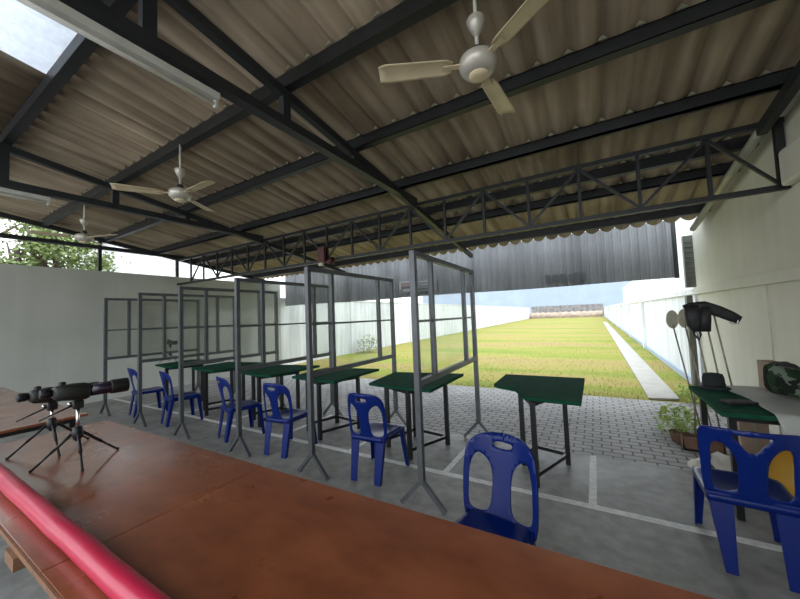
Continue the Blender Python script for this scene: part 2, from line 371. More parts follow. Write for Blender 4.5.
# hook bolts are the small pale ends over the purlins: part of the roof; one stuff object per roof
b = MB()
for y, w in pur:
    if y < 1.5 or y > 6.8: continue
    k = 0
    while CX0 + k * .24 < 1.55:
        x = CX0 + k * .24; k += 1
        if x < -9.3: continue
        z = roof_z(y) + .004; v0 = [b.bm.verts.new(q) for yy in (y - .045, y - .03) for q in ((x - .036, yy, z), (x + .036, yy, z), (x, yy, z + .038))]
        b.bm.faces.new(v0[:3]); b.bm.faces.new(v0[3:][::-1])
        for q in range(3): b.bm.faces.new((v0[q], v0[(q + 1) % 3], v0[3 + (q + 1) % 3], v0[3 + q]))
tag(b.build('roof_hook', M['galv']), 'pale hook bolt ends above the purlins in the roofing waves', 'roof fixings', kind='stuff')

def rafter(x, label, zb=3.34, y1=4.5):
    o = thing('roof_rafter', label, 'roof beam', (x, 0, 0), 0, 'tapering steel rafters running down range')
    MB().span((-.05, -2.3, zb), (.05, y1, zb + .085)).build('bottom_chord', M['steel'], o, bevel=.004)
    MB().bar((0, -2.3, roof_z(-2.3) - .17), (0, 7.2, roof_z(7.2) - .17), .07, .08).build('top_chord', M['steel'], o)
    for y in (0, .93, 2.0, 3.0, 3.75):
        MB().span((-.03, y - .04, zb + .05), (.03, y + .04, roof_z(y) - .13)).build('strut', M['steel'], o)
    return o
rafter(-2.32, 'tapering dark steel rafter just right of the bare fluorescent batten')
rafter(-6.02, 'tapering dark steel rafter passing behind the middle ceiling fan')
o = thing('roof_rafter', 'sloping edge rafter with light galvanised end along the right wall top', 'roof beam', (1.5, 0, 0), 0, 'tapering steel rafters running down range')
MB().bar((0, -2.3, roof_z(-2.3) - .2), (0, 4.5, roof_z(4.5) - .2), .07, .1).build('top_chord', M['steel'], o)
MB().tube([(0, 4.5, roof_z(4.5) - .2), (0, 7.2, roof_z(7.2) - .2)], .045).build('galvanised_pipe', M['galv'], o, smooth=True)
o = thing('roof_rafter', 'double edge beam above the left wall in front of the trees', 'roof beam', (XL - .05, 0, 0), 0, 'tapering steel rafters running down range')
MB().span((-.05, -2.3, 3.38), (.05, 7.3, 3.46)).build('bottom_chord', M['steel'], o)
MB().bar((0, -2.3, roof_z(-2.3) - .1), (0, 7.2, roof_z(7.2) - .1), .08, .09).build('top_chord', M['steel'], o)
for y in (-1, .93, 2.9, 4.5):
    MB().span((-.03, y - .03, 2.88), (.03, y + .03, roof_z(y) - .08)).build('strut', M['steel'], o)

# lattice truss
o = thing('lattice_truss', 'long black lattice truss spanning the shed above the shooting lanes', 'truss', (0, 4.5, 2.68))
MB().span((-9.5, -.03, -.025), (1.65, .03, .025)).build('bottom_chord', M['truss'], o)
MB().span((-9.5, -.03, .615), (1.65, .03, .665)).build('top_chord', M['truss'], o)
xs = [1.1 - .5855 * k for k in range(18)]
for k, x in enumerate(xs):
    MB().span((x - .017, -.017, .02), (x + .017, .017, .62)).build('vertical_bar', M['truss'], o)
    for s in ((-1, 1) if k % 2 == 0 else ()):
        xe = x + s * .5855
        if xe > 1.62: xe = 1.6
        MB().bar((x, 0, .62), (xe, 0, .02), .028, .028, (0, 1, 0)).build('diagonal_bar', M['truss'], o)
MB().span((1.58, -.03, .02), (1.64, .03, .62)).build('vertical_bar', M['truss'], o)

# grey sheet screen
o = thing('sheet_screen', 'weathered grey corrugated sheet screen hanging across the far side of the shed', 'screen', (0, 8.0, 0))
b = MB(); n = 900; x0, x1 = -9.5, 1.36
lo = []; hi = []
for i in range(n + 1):
    x = x0 + (x1 - x0) * i / n; t = (i % 12) / 12; yy = .025 if t < .35 else (0 if t < .7 else .012)
    lo.append(b.bm.verts.new((x, yy, 2.12 + .01 * math.sin(x * 1.3)))); hi.append(b.bm.verts.new((x, yy, 3.25)))
for i in range(n): b.bm.faces.new((lo[i], lo[i + 1], hi[i + 1], hi[i]))
b.build('corrugated_sheet', M['sheet'], o, solid=.004)
MB().span((x0, .04, 2.25), (x1, .1, 2.31)).build('rail', M['purlin'], o); MB().span((x0, .04, 3.1), (x1, .1, 3.16)).build('rail', M['purlin'], o)
MB().span((1.36, 0, 2.12), (1.42, .08, 3.25)).build('edge_strip', M['steel'], o)
o = thing('faded_sign', 'faded pale sign with reddish lettering seen through the nearest glazed partition', 'sign', (-4.13, 7.98, 2.42))
MB().span((-.58, -.012, -.17), (.58, 0, .17)).build('board', M['sheet'], o)
for (a, c, zc, h, m) in ((-.57, -.05, .13, .035, 'sign'), (-.57, -.52, .03, .2, 'sign'), (-.5, -.05, .05, .07, 'sign_red'), (-.5, -.05, -.03, .03, 'sign_dark'), (.02, .5, .10, .04, 'sign'), (.08, .5, .02, .03, 'sign'), (-.45, -.1, -.10, .05, 'sign'), (0, .42, -.1, .04, 'sign_dark')):
    MB().span((a, -.02, zc - h / 2), (c, -.012, zc + h / 2)).build('lettering', M[m], o)
o = thing('faded_sign', 'dark weathered lettering on the screen above the open lawn', 'sign', (-.5, 7.99, 2.29))
for a, ww, h in ((-.35, .1, .2), (-.2, .12, .18), (-.05, .1, .2), (.1, .08, .15), (.22, .12, .2), (.35, .06, .18)):
    MB().span((a - ww / 2, -.02, -h / 2), (a + ww / 2, -.005, h / 2)).build('letter', M['sign_dark'], o)
# louvred pier at the right end
o = thing('louvre_panel', 'narrow grey-green louvred panel in the gap between sheet screen and right wall', 'louvre', (XR, 8.12, 1.93))
MB().span((-.13, -.06, 0), (0.02, .06, .98)).build('frame', M['louvre'], o)
for k in range(9): MB().box((-.065, -.065, .1 + k * .095), (.1, .03, .012), Matrix.Rotation(.6, 3, 'X')).build('slat', M['louvre'], o)
tag(MB().span((1.5, 8.03, 0), (1.59, 8.2, 1.78)).build('gate_post', M['louvre'], bevel=.01), 'grey-green post standing where the shed wall meets the garden wall', 'post')

# ------------------------------------------------------------------ ceiling fans
def make_fan():
    t = thing('ceiling_fan', '', 'fan', (0, 0, 0), 0, 'three-bladed ceiling fans')
    MB().lathe([(.0, -.075), (.05, -.075), (.085, -.062), (.115, -.03), (.12, .0), (.115, .03), (.085, .05), (.03, .058)], 28).build('motor_housing', M['fan_metal'], t, smooth=True)
    MB().lathe([(.0, -.095), (.035, -.092), (.06, -.08), (.062, -.07)], 20).build('bottom_cap', M['fan'], t, smooth=True)
    MB().lathe([(.03, .05), (.036, .08), (.03, .11), (.012, .12)], 14).build('hanger_clamp', M['iron'], t, smooth=True)
    MB().tube([(0, 0, .1), (0, 0, .60)], .012).build('down_rod', M['white'], t, smooth=True)
    MB().lathe([(.012, .18), (.05, .25), (.06, .29), (.055, .30), (.012, .30)], 18).build('canopy', M['fan_metal'], t, smooth=True)
    for k in range(3):
        R = Matrix.Rotation(2 * PI * k / 3, 3, 'Z'); secs = []
        for i in range(11):
            r = .16 + .47 * i / 10; w_ = .055 + .012 * i / 10
            if i == 10: w_ = .052
            if i == 0: w_ = .04
            tilt = .2
            ring = []
            for q in range(9):
                u = -1 + 2 * q / 8; ring.append(R @ V((r, u * w_, u * w_ * tilt + .012 * (1 - u * u) - .004)))
            for q in range(8, -1, -1):
                u = -1 + 2 * q / 8; ring.append(R @ V((r, u * w_, u * w_ * tilt + .012 * (1 - u * u) - .009)))
            secs.append(ring)
        bl = MB().loft(secs).build('blade', M['fan'], t, smooth=True)
        b = MB(); b.bar(R @ V((.09, 0, .0)), R @ V((.22, 0, -.006)), .035, .008); b.build('blade_iron', M['fan'], bl)
    return t
fan = make_fan()
place(fan, (-.54, 2.0, 3.17), math.radians(-34), 'large cream ceiling fan at the top centre with three blades')
place(copy_tree(fan), (-4.12, 1.98, 3.14), math.radians(0), 'cream ceiling fan hanging in the left half, middle of the three fans')
place(copy_tree(fan), (-7.25, 2.0, 3.12), math.radians(20), 'farthest and smallest ceiling fan, hanging before the trees at the left')

# ------------------------------------------------------------------ fluorescent battens
def lamp(x, y0, y1, z, label):
    o = thing('fluorescent_light', label, 'lamp', (x, (y0 + y1) / 2, z), 0, 'unlit fluorescent battens'); h = (y1 - y0) / 2
    MB().span((-.04, -h, 0), (.04, h, .055)).build('batten', M['white'], o, bevel=.006)
    MB().tube([(0, -h + .03, -.025), (0, h - .03, -.025)], .014, 10).build('tube', M['tube'], o, smooth=True)
    for s in (-1, 1): MB().box((0, s * (h - .015), -.02), (.034, .024, .06)).build('lamp_holder', M['white'], o, bevel=.004)
    MB().span((-.01, h - .12, .05), (.01, h - .09, .10)).build('bracket', M['iron'], o)
    return o
lamp(-2.33, .15, 1.38, 3.25, 'long white unlit fluorescent batten at the upper left below the rafter')
lamp(-6.06, .2, 1.33, 3.28, 'short visible white fluorescent batten at the left edge below the farther rafter')

# ------------------------------------------------------------------ glazed lane partitions
def make_partition():
    t = thing('lane_partition', '', 'partition', (0, 0, 0), 0, 'grey framed glazed partitions between lanes')
    L, T, B = 1.66, 2.16, 1.0
    for y in (0, L):
        p = MB().span((-.024, y - .024, .2), (.024, y + .024, T)).build('post', M['frame'], t)
        for s in (-1, 1): MB().bar((0, y, .23), (s * .2, y, .012), .034, .034, (0, 1, 0)).build('foot', M['frame'], p)
    MB().span((-.024, 0, T - .045), (.024, L, T)).build('top_rail', M['frame'], t)
    MB().span((-.024, 0, B), (.024, L, B + .05)).build('bottom_rail', M['frame'], t)
    MB().span((-.012, 0, 1.54), (.012, L, 1.562)).build('middle_rail', M['frame'], t)
    for y in (.36, 1.3): MB().span((-.022, y - .022, B + .05), (.022, y + .022, T - .045)).build('stile', M['frame'], t)
    for a, b_ in ((.024, .338), (.382, 1.278), (1.322, 1.636)): MB().span((-.002, a, B + .05), (.002, b_, T - .045)).build('pane', M['clear'], t)
    return t
pt = make_partition()
PL = ['tall grey framed glazed partition nearest the camera, right of the third blue chair', 'second glazed partition from the right, its foot left of the blue chair', 'third glazed partition from the right, standing between two chairs',
      'fourth glazed partition from the right', 'fifth glazed partition from the right', 'farthest glazed partition, against the left wall']
for k, x in enumerate(LX[1:]):
    place(pt if k == 0 else copy_tree(pt), (x + (.06 if k == 0 else .035), 2.48, 0), .018 if k == 0 else 0, PL[k])

# ------------------------------------------------------------------ green shooting tables
def make_table(poly, legs):
    t = thing('shooting_table', 'green', 'table', (0, 0, 0), 0, 'green felt topped shooting tables')
    MB().prism(poly, .765, .80).build('tabletop', M['green'], t, bevel=.006)
    for (x, y) in legs: MB().span((x - .022, y - .022, 0), (x + .022, y + .022, .765)).build('leg', M['black'], t)
    b = MB()
    for a, c in zip(legs, legs[1:] + legs[:1]): b.bar((*a, .74), (*c, .74), .03, .04)
    b.build('apron', M['black'], t)
    for a, c in list(zip(legs, legs[1:] + legs[:1]))[:3]: MB().bar((*a, .1), (*c, .1), .03, .035).build('stretcher', M['black'], t)
    return t
# x measured from the lane line at the table's right side
POLY = [(-.06, 3.24), (-.06, 4.40), (-.95, 4.38), (-.94, 3.74), (-.88, 3.68), (-.67, 3.58), (-.58, 3.36), (-.52, 3.27)]
LEGS = [(-.55, 3.84), (-.23, 3.84), (-.46, 3.22), (-.75, 3.5)]
LEGS = [(-.46, 3.26), (-.24, 3.86), (-.58, 3.95), (-.64, 3.66)]
tb = make_table(POLY, LEGS)
TL = ['green-topped table with cut corner standing alone in the open bay', 'green-topped table seen behind the nearest glazed partition', 'green-topped table between the second and third partitions from the right',
      'green-topped table between the third and fourth partitions from the right', 'green-topped table between the fourth and fifth partitions from the right', 'farthest green-topped table near the left wall']
for k, x in enumerate(LX[:6]):
    if k == 1: tb = make_table([(-.18, 3.22), (-.18, 4.25), (-1.16, 4.08), (-1.06, 3.3), (-.53, 3.22)], [(-.49, 3.26), (-.27, 3.82), (-.76, 3.9), (-.9, 3.45)])
    place(tb if k < 2 else copy_tree(tb), ((x, -1.38, -2.75, -4.0, -5.45, -6.85)[k], 0, 0), 0, TL[k])
t2 = make_table([(.76, 3.32), (1.60, 3.32), (1.60, 4.3), (.76, 4.3)], [(.84, 3.42), (.84, 4.2), (1.52, 4.2), (1.52, 3.42)])
t2['label'] = 'green-topped table against the right wall, half covered by a plastic sheet'

# ------------------------------------------------------------------ chairs
def spl(pts, n=6, closed=True):
    out = []; m = len(pts)
    for i in range(m):
        p0, p1, p2, p3 = [V((*pts[(i + k) % m], 0)) for k in (-1, 0, 1, 2)]
        for j in range(n):
            t = j / n
            q = .5 * ((2 * p1) + (p2 - p0) * t + (2 * p0 - 5 * p1 + 4 * p2 - p3) * t * t + (3 * p1 - p0 - 3 * p2 + p3) * t ** 3)
            out.append((q.x, q.y))
    return out
def back_panel(outline, holes, fn, name, m, parent, th=.009):
    bm = bmesh.new()
    for lp in [outline] + holes:
        vs = [bm.verts.new((x, y, 0)) for x, y in lp]
        for a, c in zip(vs, vs[1:] + vs[:1]): bm.edges.new((a, c))
    bmesh.ops.triangle_fill(bm, edges=bm.edges[:], use_beauty=True, use_dissolve=False)
    for k in range(-9, 10): bmesh.ops.bisect_plane(bm, geom=bm.verts[:] + bm.edges[:] + bm.faces[:], plane_co=(k * .024, 0, 0), plane_no=(1, 0, 0))
    for k in range(1, 16): bmesh.ops.bisect_plane(bm, geom=bm.verts[:] + bm.edges[:] + bm.faces[:], plane_co=(0, .38 + k * .035, 0), plane_no=(0, 1, 0))
    for v in bm.verts: v.co = fn(v.co.x, v.co.y)
    b = MB(); b.bm.free(); b.bm = bm
    return b.build(name, m, parent, smooth=True, solid=th)
def curve_back(u, v): 
    k = (v - .40) / .46
    return V((u, -.20 - .095 * k - .012 * (k > 0) * k + 1.9 * u * u * (.35 + .65 * max(0, k)), v))
def leg(x0, y0, z0, x1, y1, w0, w1, d0, d1, m, parent):
    s = 1 if x0 > 0 else -1; secs = []
    for i in range(7):
        t = i / 6; x = x0 + (x1 - x0) * t; y = y0 + (y1 - y0) * t; z = z0 * (1 - t); w = w0 + (w1 - w0) * t; d = d0 + (d1 - d0) * t
        f = 1 if y0 > 0 else -1; th = .01
        # L-shaped angle section, opening to the seat's middle
        ring = [(x, y, z), (x - s * w, y, z), (x - s * w, y - f * th, z), (x - s * th, y - f * th, z), (x - s * th, y - f * d, z), (x, y - f * d, z)]
        secs.append(ring)
    return MB().loft(secs).build('leg', m, parent, bevel=.004)
def seat_mesh(wf, wb):
    b = MB(); nx, ny = 18, 18; top = []
    for j in range(ny + 1):
        v = j / ny; y = -.21 + .44 * v; hw = wb + (wf - wb) * v
        if v > .8: hw -= .04 * ((v - .8) / .2) ** 2
        row = []
        for i in range(nx + 1):
            u = -1 + 2 * i / nx
            z = .43 - .016 * (1 - u * u) * math.sin(min(1, v * 1.1) * PI) 
            if v > .9: z -= 1.4 * (v - .9) ** 2 * 1.2
            if abs(u) > .93 or j == 0: z -= .006
            row.append(b.bm.verts.new((u * hw, y + (.012 * (1 - u * u) if j == ny else 0), z)))
        top.append(row)
    for j in range(ny):
        for i in range(nx): b.bm.faces.new((top[j][i], top[j][i + 1], top[j + 1][i + 1], top[j + 1][i]))
    edge = [e for e in b.bm.edges if len(e.link_faces) == 1]
    r = bmesh.ops.extrude_edge_only(b.bm, edges=edge)
    for g in r['geom']:
        if isinstance(g, bmesh.types.BMVert): g.co.z = .385; g.co.x *= 1.01; g.co.y *= 1.01
    return b
def make_chair():
    t = thing('plastic_chair', '', 'chair', (0, 0, 0), 0, 'blue armless plastic chairs')
    m = M['blue']
    seat_mesh(.205, .175).build('seat', m, t, smooth=True, solid=.008)
    out = spl([(-.18, .38), (-.213, .43), (-.222, .55), (-.218, .70), (-.198, .80), (-.135, .855), (0, .87), (.135, .855), (.198, .80), (.218, .70), (.222, .55), (.213, .43), (.18, .38), (0, .375)], 6)
    def hole(s): return spl([(s * .178, .45), (s * .19, .58), (s * .182, .69), (s * .15, .748), (s * .10, .725), (s * .065, .67), (s * .055, .57), (s * .075, .45)], 5)
    back_panel(out, [hole(1), hole(-1), spl([(-.058, .80), (-.045, .818), (.045, .818), (.058, .80), (.03, .785), (-.03, .785)], 4)], curve_back, 'backrest', m, t)
    for s in (-1, 1):
        leg(s * .205, .215, .42, s * .232, .25, .075, .045, .06, .04, m, t)
        leg(s * .195, -.195, .43, s * .17, -.26, .105, .07, .05, .035, m, t)
    return t
ch = make_chair()
CH = [(-.565, 1.74, math.radians(171), 'blue plastic chair turned towards the bench, its legs hidden behind the worktop'),
      (-2.02, 2.86, math.radians(3), 'blue plastic chair left of the nearest glazed partition, facing the second table'),
      (-3.38, 2.88, math.radians(6), 'blue plastic chair standing left of the second partition foot from the right'),
      (-4.44, 2.92, math.radians(-14), 'blue plastic chair facing away just right of the third partition foot from the right'),
      (-6.02, 2.90, math.radians(-10), 'blue plastic chair second from the far end of the row'),
      (-7.20, 2.90, math.radians(-8), 'farthest blue plastic chair, next to the spotting scope barrel')]
for k, (x, y, r, l) in enumerate(CH): place(ch if k == 0 else copy_tree(ch), (x, y, 0), r, l)
def make_chair_y():
    t = thing('plastic_chair', 'broad blue plastic chair with Y-shaped back splat at the right edge', 'chair', (.752, 2.97, 0), math.radians(-3), 'blue armless plastic chairs')
    m = M['blue']
    seat_mesh(.215, .20).build('seat', m, t, smooth=True, solid=.008)
    out = spl([(-.17, .40), (-.20, .46), (-.207, .6), (-.213, .76), (-.205, .825), (-.17, .85), (0, .858), (.17, .85), (.205, .825), (.213, .76), (.207, .6), (.20, .46), (.17, .40), (0, .385)], 6)
    def hole(s): return spl([(s * .165, .47), (s * .175, .60), (s * .172, .73), (s * .145, .765), (s * .105, .745), (s * .07, .68), (s * .062, .58), (s * .07, .475)], 5)
    out = [(x * 1.06, y) for x, y in out]
    back_panel(out, [hole(1), hole(-1), spl([(-.085, .822), (0, .828), (.085, .822), (.055, .78), (.018, .728), (-.018, .728), (-.055, .78)], 4)], curve_back, 'backrest', m, t)
    for s in (-1, 1):
        leg(s * .215, .215, .42, s * .225, .25, .075, .045, .06, .04, m, t)
        leg(s * .205, -.205, .44, s * .155, -.27, .12, .055, .05, .035, m, t)
    return t
make_chair_y()

# ------------------------------------------------------------------ bench in the foreground
BZ = .8
o = thing('long_bench', 'long red-brown varnished plywood bench filling the foreground', 'bench', (0, 0, 0))
for a, b_, ya, yb in ((-3.70, -1.632, 1.18, 1.20), (-1.628, 1.2, 1.20, 1.24)): MB().prism([(a, .35), (b_, .35), (b_, yb), (a, ya)], BZ - .022, BZ).build('board', M['ply'], o, bevel=.003)
b = MB()
for y in (.42, 1.1): b.span((-3.62, y - .02, BZ - .065), (1.15, y + .02, BZ - .024))
b.build('rail', M['black'], o)
for x in (-3.55, -1.63, .95):
    for y in (.42, 1.1): MB().span((x - .02, y - .02, 0), (x + .02, y + .02, BZ - .06)).build('leg', M['black'], o)
MB().span((-1.98, .33, BZ - .07), (-1.86, .40, BZ - .023)).build('clamp', M['edge'], o)
MB().span((-3.70, .342, BZ - .022), (1.2, .3495, BZ - .001)).build('edge_band', M['edge'], o)
o = thing('long_bench', 'farther red-brown bench at the left edge, behind the scopes', 'bench', (0, 0, 0))
MB().span((-7.4, .4, BZ - .022), (-4.17, 1.19, BZ)).build('board', M['ply'], o, bevel=.003)
MB().span((-7.3, .45, BZ - .06), (-4.2, 1.14, BZ - .024)).build('rail', M['black'], o)
for x in (-7.2, -4.25):
    for y in (.5, 1.1): MB().span((x - .02, y - .02, 0), (x + .02, y + .02, BZ - .05)).build('leg', M['black'], o)
b = MB(); pts = []; rs = []
for i in range(46):
    x = -3.95 + 3.55 * i / 45; pts.append((x, .44 + .001 * math.sin(i * .9), BZ + .038)); rs.append(.036 + .0006 * math.sin(i * 1.7))
o = thing('vinyl_roll', 'long glossy red vinyl-wrapped roll lying on the near edge of the bench', 'roll')
b.tube(pts, rs, 20).build('wrap', M['red'], o, smooth=True)
MB().tube([(-4.0, .44, BZ + .038), (-.35, .44, BZ + .038)], .02).build('core', M['carton'], o)

# ------------------------------------------------------------------ spotting scopes
def make_scope(lz=.42):
    t = thing('spotting_scope', '', 'spotting scope', (0, 0, 0), 0, 'spotting scopes on small tripods')
    hub = .18; R = Matrix.Rotation(-PI / 2, 3, 'X')      # lathe axis -> +y
    for a, L in ((-108, .19), (-5, .20), (100, .20)):
        a = math.radians(a); f = V((L * math.cos(a), L * math.sin(a), .006)); s_ = V((.018 * math.cos(a), .018 * math.sin(a), hub))
        lg = MB().tube([s_, s_.lerp(f, .55)], .0085, 10).tube([s_.lerp(f, .5), f], .006, 10).build('leg', M['black'], t, smooth=True)
        MB().ellipsoid(f + V((0, 0, .002)), (.009, .009, .008), 10, 6).build('rubber_foot', M['bag'], lg, smooth=True)
    MB().lathe([(.012, hub - .05), (.024, hub - .03), (.028, hub), (.02, hub + .03), (.012, hub + .035)], 16).build('hub', M['black'], t, smooth=True)
    MB().tube([(0, 0, hub), (0, 0, lz - .09)], .009).build('centre_post', M['chrome'], t, smooth=True)
    MB().box((0, 0, lz - .075), (.04, .05, .05)).build('head', M['black'], t, bevel=.008)
    h = MB().tube([(0, -.02, lz - .075), (0.0, -.16, lz - .13)], .005, 8).build('pan_handle', M['black'], t, smooth=True)
    MB().ellipsoid((-.03, -.03, lz - .07), (.012, .012, .012), 10, 8).build('knob', M['chrome'], t, smooth=True)
    MB().lathe([(.022, -.16), (.027, -.155), (.027, -.12), (.02, -.115), (.022, -.10)], 20, R, (0, 0, lz + .015)).build('eyepiece', M['black'], t, smooth=True)
    secs = []
    for y, w_, h_, zc in ((-.11, .022, .024, .012), (-.09, .034, .036, .008), (-.02, .038, .042, .004), (.03, .037, .042, .0), (.05, .032, .036, 0)):
        w_ *= 1.25; h_ *= 1.2; secs.append([(w_ * math.copysign(abs(math.cos(q)) ** .7, math.cos(q)), y, lz + zc + h_ * math.copysign(abs(math.sin(q)) ** .7, math.sin(q))) for q in [2 * PI * k / 24 for k in range(24)]])
    MB().loft(secs).build('prism_body', M['scope'], t, smooth=True)
    MB().lathe([(.038, .045), (.038, .13), (.039, .15), (.04, .16)], 24, R, (0, 0, lz)).build('barrel', M['scope_b'], t, smooth=True)
    MB().lathe([(.042, .15), (.045, .155), (.045, .235), (.042, .24), (.04, .239), (.038, .21), (.0, .209)], 24, R, (0, 0, lz)).build('lens_hood', M['black'], t, smooth=True)
    MB().lathe([(.014, -.014), (.018, -.01), (.018, .012), (.01, .016)], 16, None, (0, -.07, lz + .055)).build('focus_knob', M['black'], t, smooth=True)
    return t
sc = make_scope()
place(sc, (-2.72, .73, BZ), math.radians(-4), 'dark spotting scope with long barrel on a tripod, nearer of the two on the bench')
place(make_scope(.365), (-3.16, .72, BZ), math.radians(2), 'dark spotting scope on a tripod partly hidden behind the nearer scope')
s3 = copy_tree(sc); place(s3, (-8.05, 3.65, BZ), math.radians(-90), 'small distant scope on the farthest green table, seen through glazing')

# ------------------------------------------------------------------ alarm / red loudspeaker on the truss
o = thing('red_siren', 'small dull red horn fixed to the lattice truss above the second partition', 'siren', (-4.23, 4.42, 2.72))
MB().box((0, 0, .06), (.16, .06, .30)).build('housing', M['red_paint'], o, bevel=.01)
MB().lathe([(.0, .0), (.02, 0), (.05, .08), (.075, .14)], 20, Matrix.Rotation(PI / 2, 3, 'Y') @ Matrix.Rotation(0, 3, 'X'), (.14, -.03, -.09)).build('horn', M['red_paint'], o, smooth=True)
MB().box((-.02, 0, -.11), (.1, .05, .05)).build('bracket', M['galv'], o)

# ------------------------------------------------------------------ right-hand corner
# plastic sheet over table
b = MB(); nx, ny = 30, 30; g = []
for j in range(ny + 1):
    row = []
    for i in range(nx + 1):
        u, v = i / nx, j / ny
        y = 3.05 + 1.3 * v; xl = 1.10 - .12 * v - .05 * math.sin(v * 7) * (1 - v); x = xl + (1.6 - xl) * u
        z = .812 + .008 * math.sin(9 * u + 5 * v) * math.sin(7 * v) ** 2
        if y < 3.3: z -= (3.3 - y) * .85; y = 3.3 - (3.3 - y) * .3
        row.append(b.bm.verts.new((x, y, z)))
    g.append(row)
for j in range(ny):
    for i in range(nx): b.bm.faces.new((g[j][i], g[j][i + 1], g[j + 1][i + 1], g[j + 1][i]))
tag(b.build('plastic_sheet', M['cloth'], None, smooth=True, solid=.003), 'crumpled grey-white sheet draped over the table by the right wall', 'sheet')
o = thing('felt_hat', 'dark wide-brimmed hat resting on the green table by the right wall', 'hat', (.925, 4.19, .803), .3)
MB().lathe([(.0, .004), (.115, .008), (.12, .014), (.085, .022), (.08, .03), (.0, .03)], 28).build('brim', M['hat'], o, smooth=True)
MB().lathe([(.08, .02), (.083, .05), (.078, .11), (.068, .14), (.03, .148), (.0, .14)], 28).build('crown', M['hat'], o, smooth=True)
MB().lathe([(.084, .03), (.087, .045), (.083, .055)], 28).build('band', M['bag'], o, smooth=True)
tag(MB().box((.94, 3.62, .815), (.20, .11, .028), Matrix.Rotation(.4, 3, 'Z')).build('holster', M['bag'], bevel=.01), 'small black pouch lying on the green table by the hat', 'pouch')
o = thing('cardboard_box', 'brown cardboard box standing on the sheet beside the camouflage bag', 'box', (1.32, 4.2, .822), .1)
MB().span((-.05, -.1, 0), (.05, .1, .25)).build('carton', M['carton'], o)
MB().span((-.012, -.103, .03), (.012, -.1, .25)).build('tape', M['galv'], o)
o = thing('camouflage_bag', 'camouflage bag slumped on the table at the right edge of the picture', 'bag', (1.38, 3.83, .818), -1.1)
b = MB(); secs = []
for i in range(14):
    t = i / 13; x = -.24 + .46 * t; h = .24 - .07 * t + .03 * math.sin(t * 9); w_ = .10 + .015 * math.sin(t * 6); e = 1 if 0 < i < 13 else .7
    secs.append([(x, w_ * e * math.copysign(abs(math.cos(q)) ** .6, math.cos(q)), .02 + h * .5 * (1 + e * math.copysign(abs(math.sin(q)) ** .6, math.sin(q)) + .05 * math.sin(5 * q + i))) for q in [2 * PI * k / 20 for k in range(20)]])
b.loft(secs).build('bag_body', M['camo'], o, smooth=True)
MB().tube([(-.16, -.06, .24), (-.10, -.08, .28), (.02, -.08, .27), (.10, -.06, .2)], .012, 8).build('carry_strap', M['bag'], o, smooth=True)
MB().tube([(-.2, 0, .255), (0, 0, .245), (.18, 0, .20)], .008, 8).build('zip', M['galv'], o, smooth=True)

# target stakes with discs
def stake(x0, y0, x1, y1, z1, disc, label):
    o = thing('target_stake', label, 'stake', (x0, y0, 0), 0, 'thin rusty stakes leaning at the right wall')
    MB().tube([(0, 0, .0), (x1 - x0, y1 - y0, z1)], .008, 8).build('rod', M['rod'], o, smooth=True)
    if disc:
        d = V((x1 - x0, y1 - y0, z1)).normalized(); R = Matrix.Rotation(PI / 2, 3, 'X') @ Matrix.Rotation(0, 3, 'Z')
        MB().lathe([(0, -.006), (.105, -.006), (.108, 0), (.105, .006), (0, .006)], 28, Matrix.Rotation(math.radians(50), 3, 'Z') @ R, (x1 - x0, y1 - y0, z1 + .06)).build('target_disc', M['disc'], o)
    return o
stake(.97, 4.86, .78, 4.95, 1.38, True, 'thin stake topped by the leftmost cream target disc')
stake(1.06, 4.86, .87, 4.85, 1.39, True, 'thin stake topped by the second cream target disc')
stake(1.12, 4.84, .90, 4.62, 1.5, False, 'bare rusty stake under the black rifle bag, left of the pair over the hat')
stake(1.20, 4.84, .97, 4.5, 1.5, False, 'bare rusty stake rising left behind the hat')
stake(1.30, 4.84, 1.02, 4.42, 1.52, False, 'bare rusty stake rising right behind the hat')
stake(.90, 4.98, .98, 5.05, 1.30, False, 'bare short rusty stake standing closest to the leafy weeds')
# rifle bag lying over the stakes
o = thing('rifle_bag', 'black soft rifle bag draped over the tops of the stakes', 'bag', (0, 4.4, 0))
b = MB(); b.loft([[(x, y, z) for x, y, z in [(cx + a * ww, yy + d_, zz + c_ * hh) for a, d_, c_ in ((-1, 0, .9), (-.6, -.05, 1), (.6, -.05, 1), (1, 0, .9), (1, .04, -.9), (.6, .07, -1), (-.6, .07, -1), (-1, .04, -.9))]]
   for cx, yy, zz, ww, hh in ((.80, 0, 1.605, .02, .02),)] * 1 + [[(p[0], p[1], p[2]) for p in r] for r in []]) if False else None
def blob(path, name, m, parent):     # rounded box section along a path
    b = MB(); secs = []
    for (x, y, z, w_, h_, ax, az) in path:
        ring = []
        for k in range(16):
            q = 2 * PI * k / 16; c, s_ = math.copysign(abs(math.cos(q)) ** .7, math.cos(q)), math.copysign(abs(math.sin(q)) ** .7, math.sin(q))
            ring.append((x + s_ * h_ * ax, y + c * w_, z + s_ * h_ * az))
        secs.append(ring)
    return b.loft(secs).build(name, m, parent, smooth=True)
blob([(.80, 0, 1.55, .03, .05, -.3, 1), (.84, 0, 1.57, .045, .055, 0, 1), (.95, 0, 1.575, .045, .06, .2, .98), (1.05, 0, 1.53, .045, .055, .4, .92), (1.14, 0, 1.475, .04, .05, .45, .9), (1.20, 0, 1.435, .03, .04, .45, .9)], 'barrel_sleeve', M['bag'], o)
blob([(.855, -.01, 1.60, .04, .06, 1, 0), (.86, -.02, 1.5, .045, .07, 1, 0), (.855, -.02, 1.40, .045, .055, 1, 0), (.875, -.02, 1.33, .03, .035, 1, 0)], 'side_pocket', M['bag'], o)
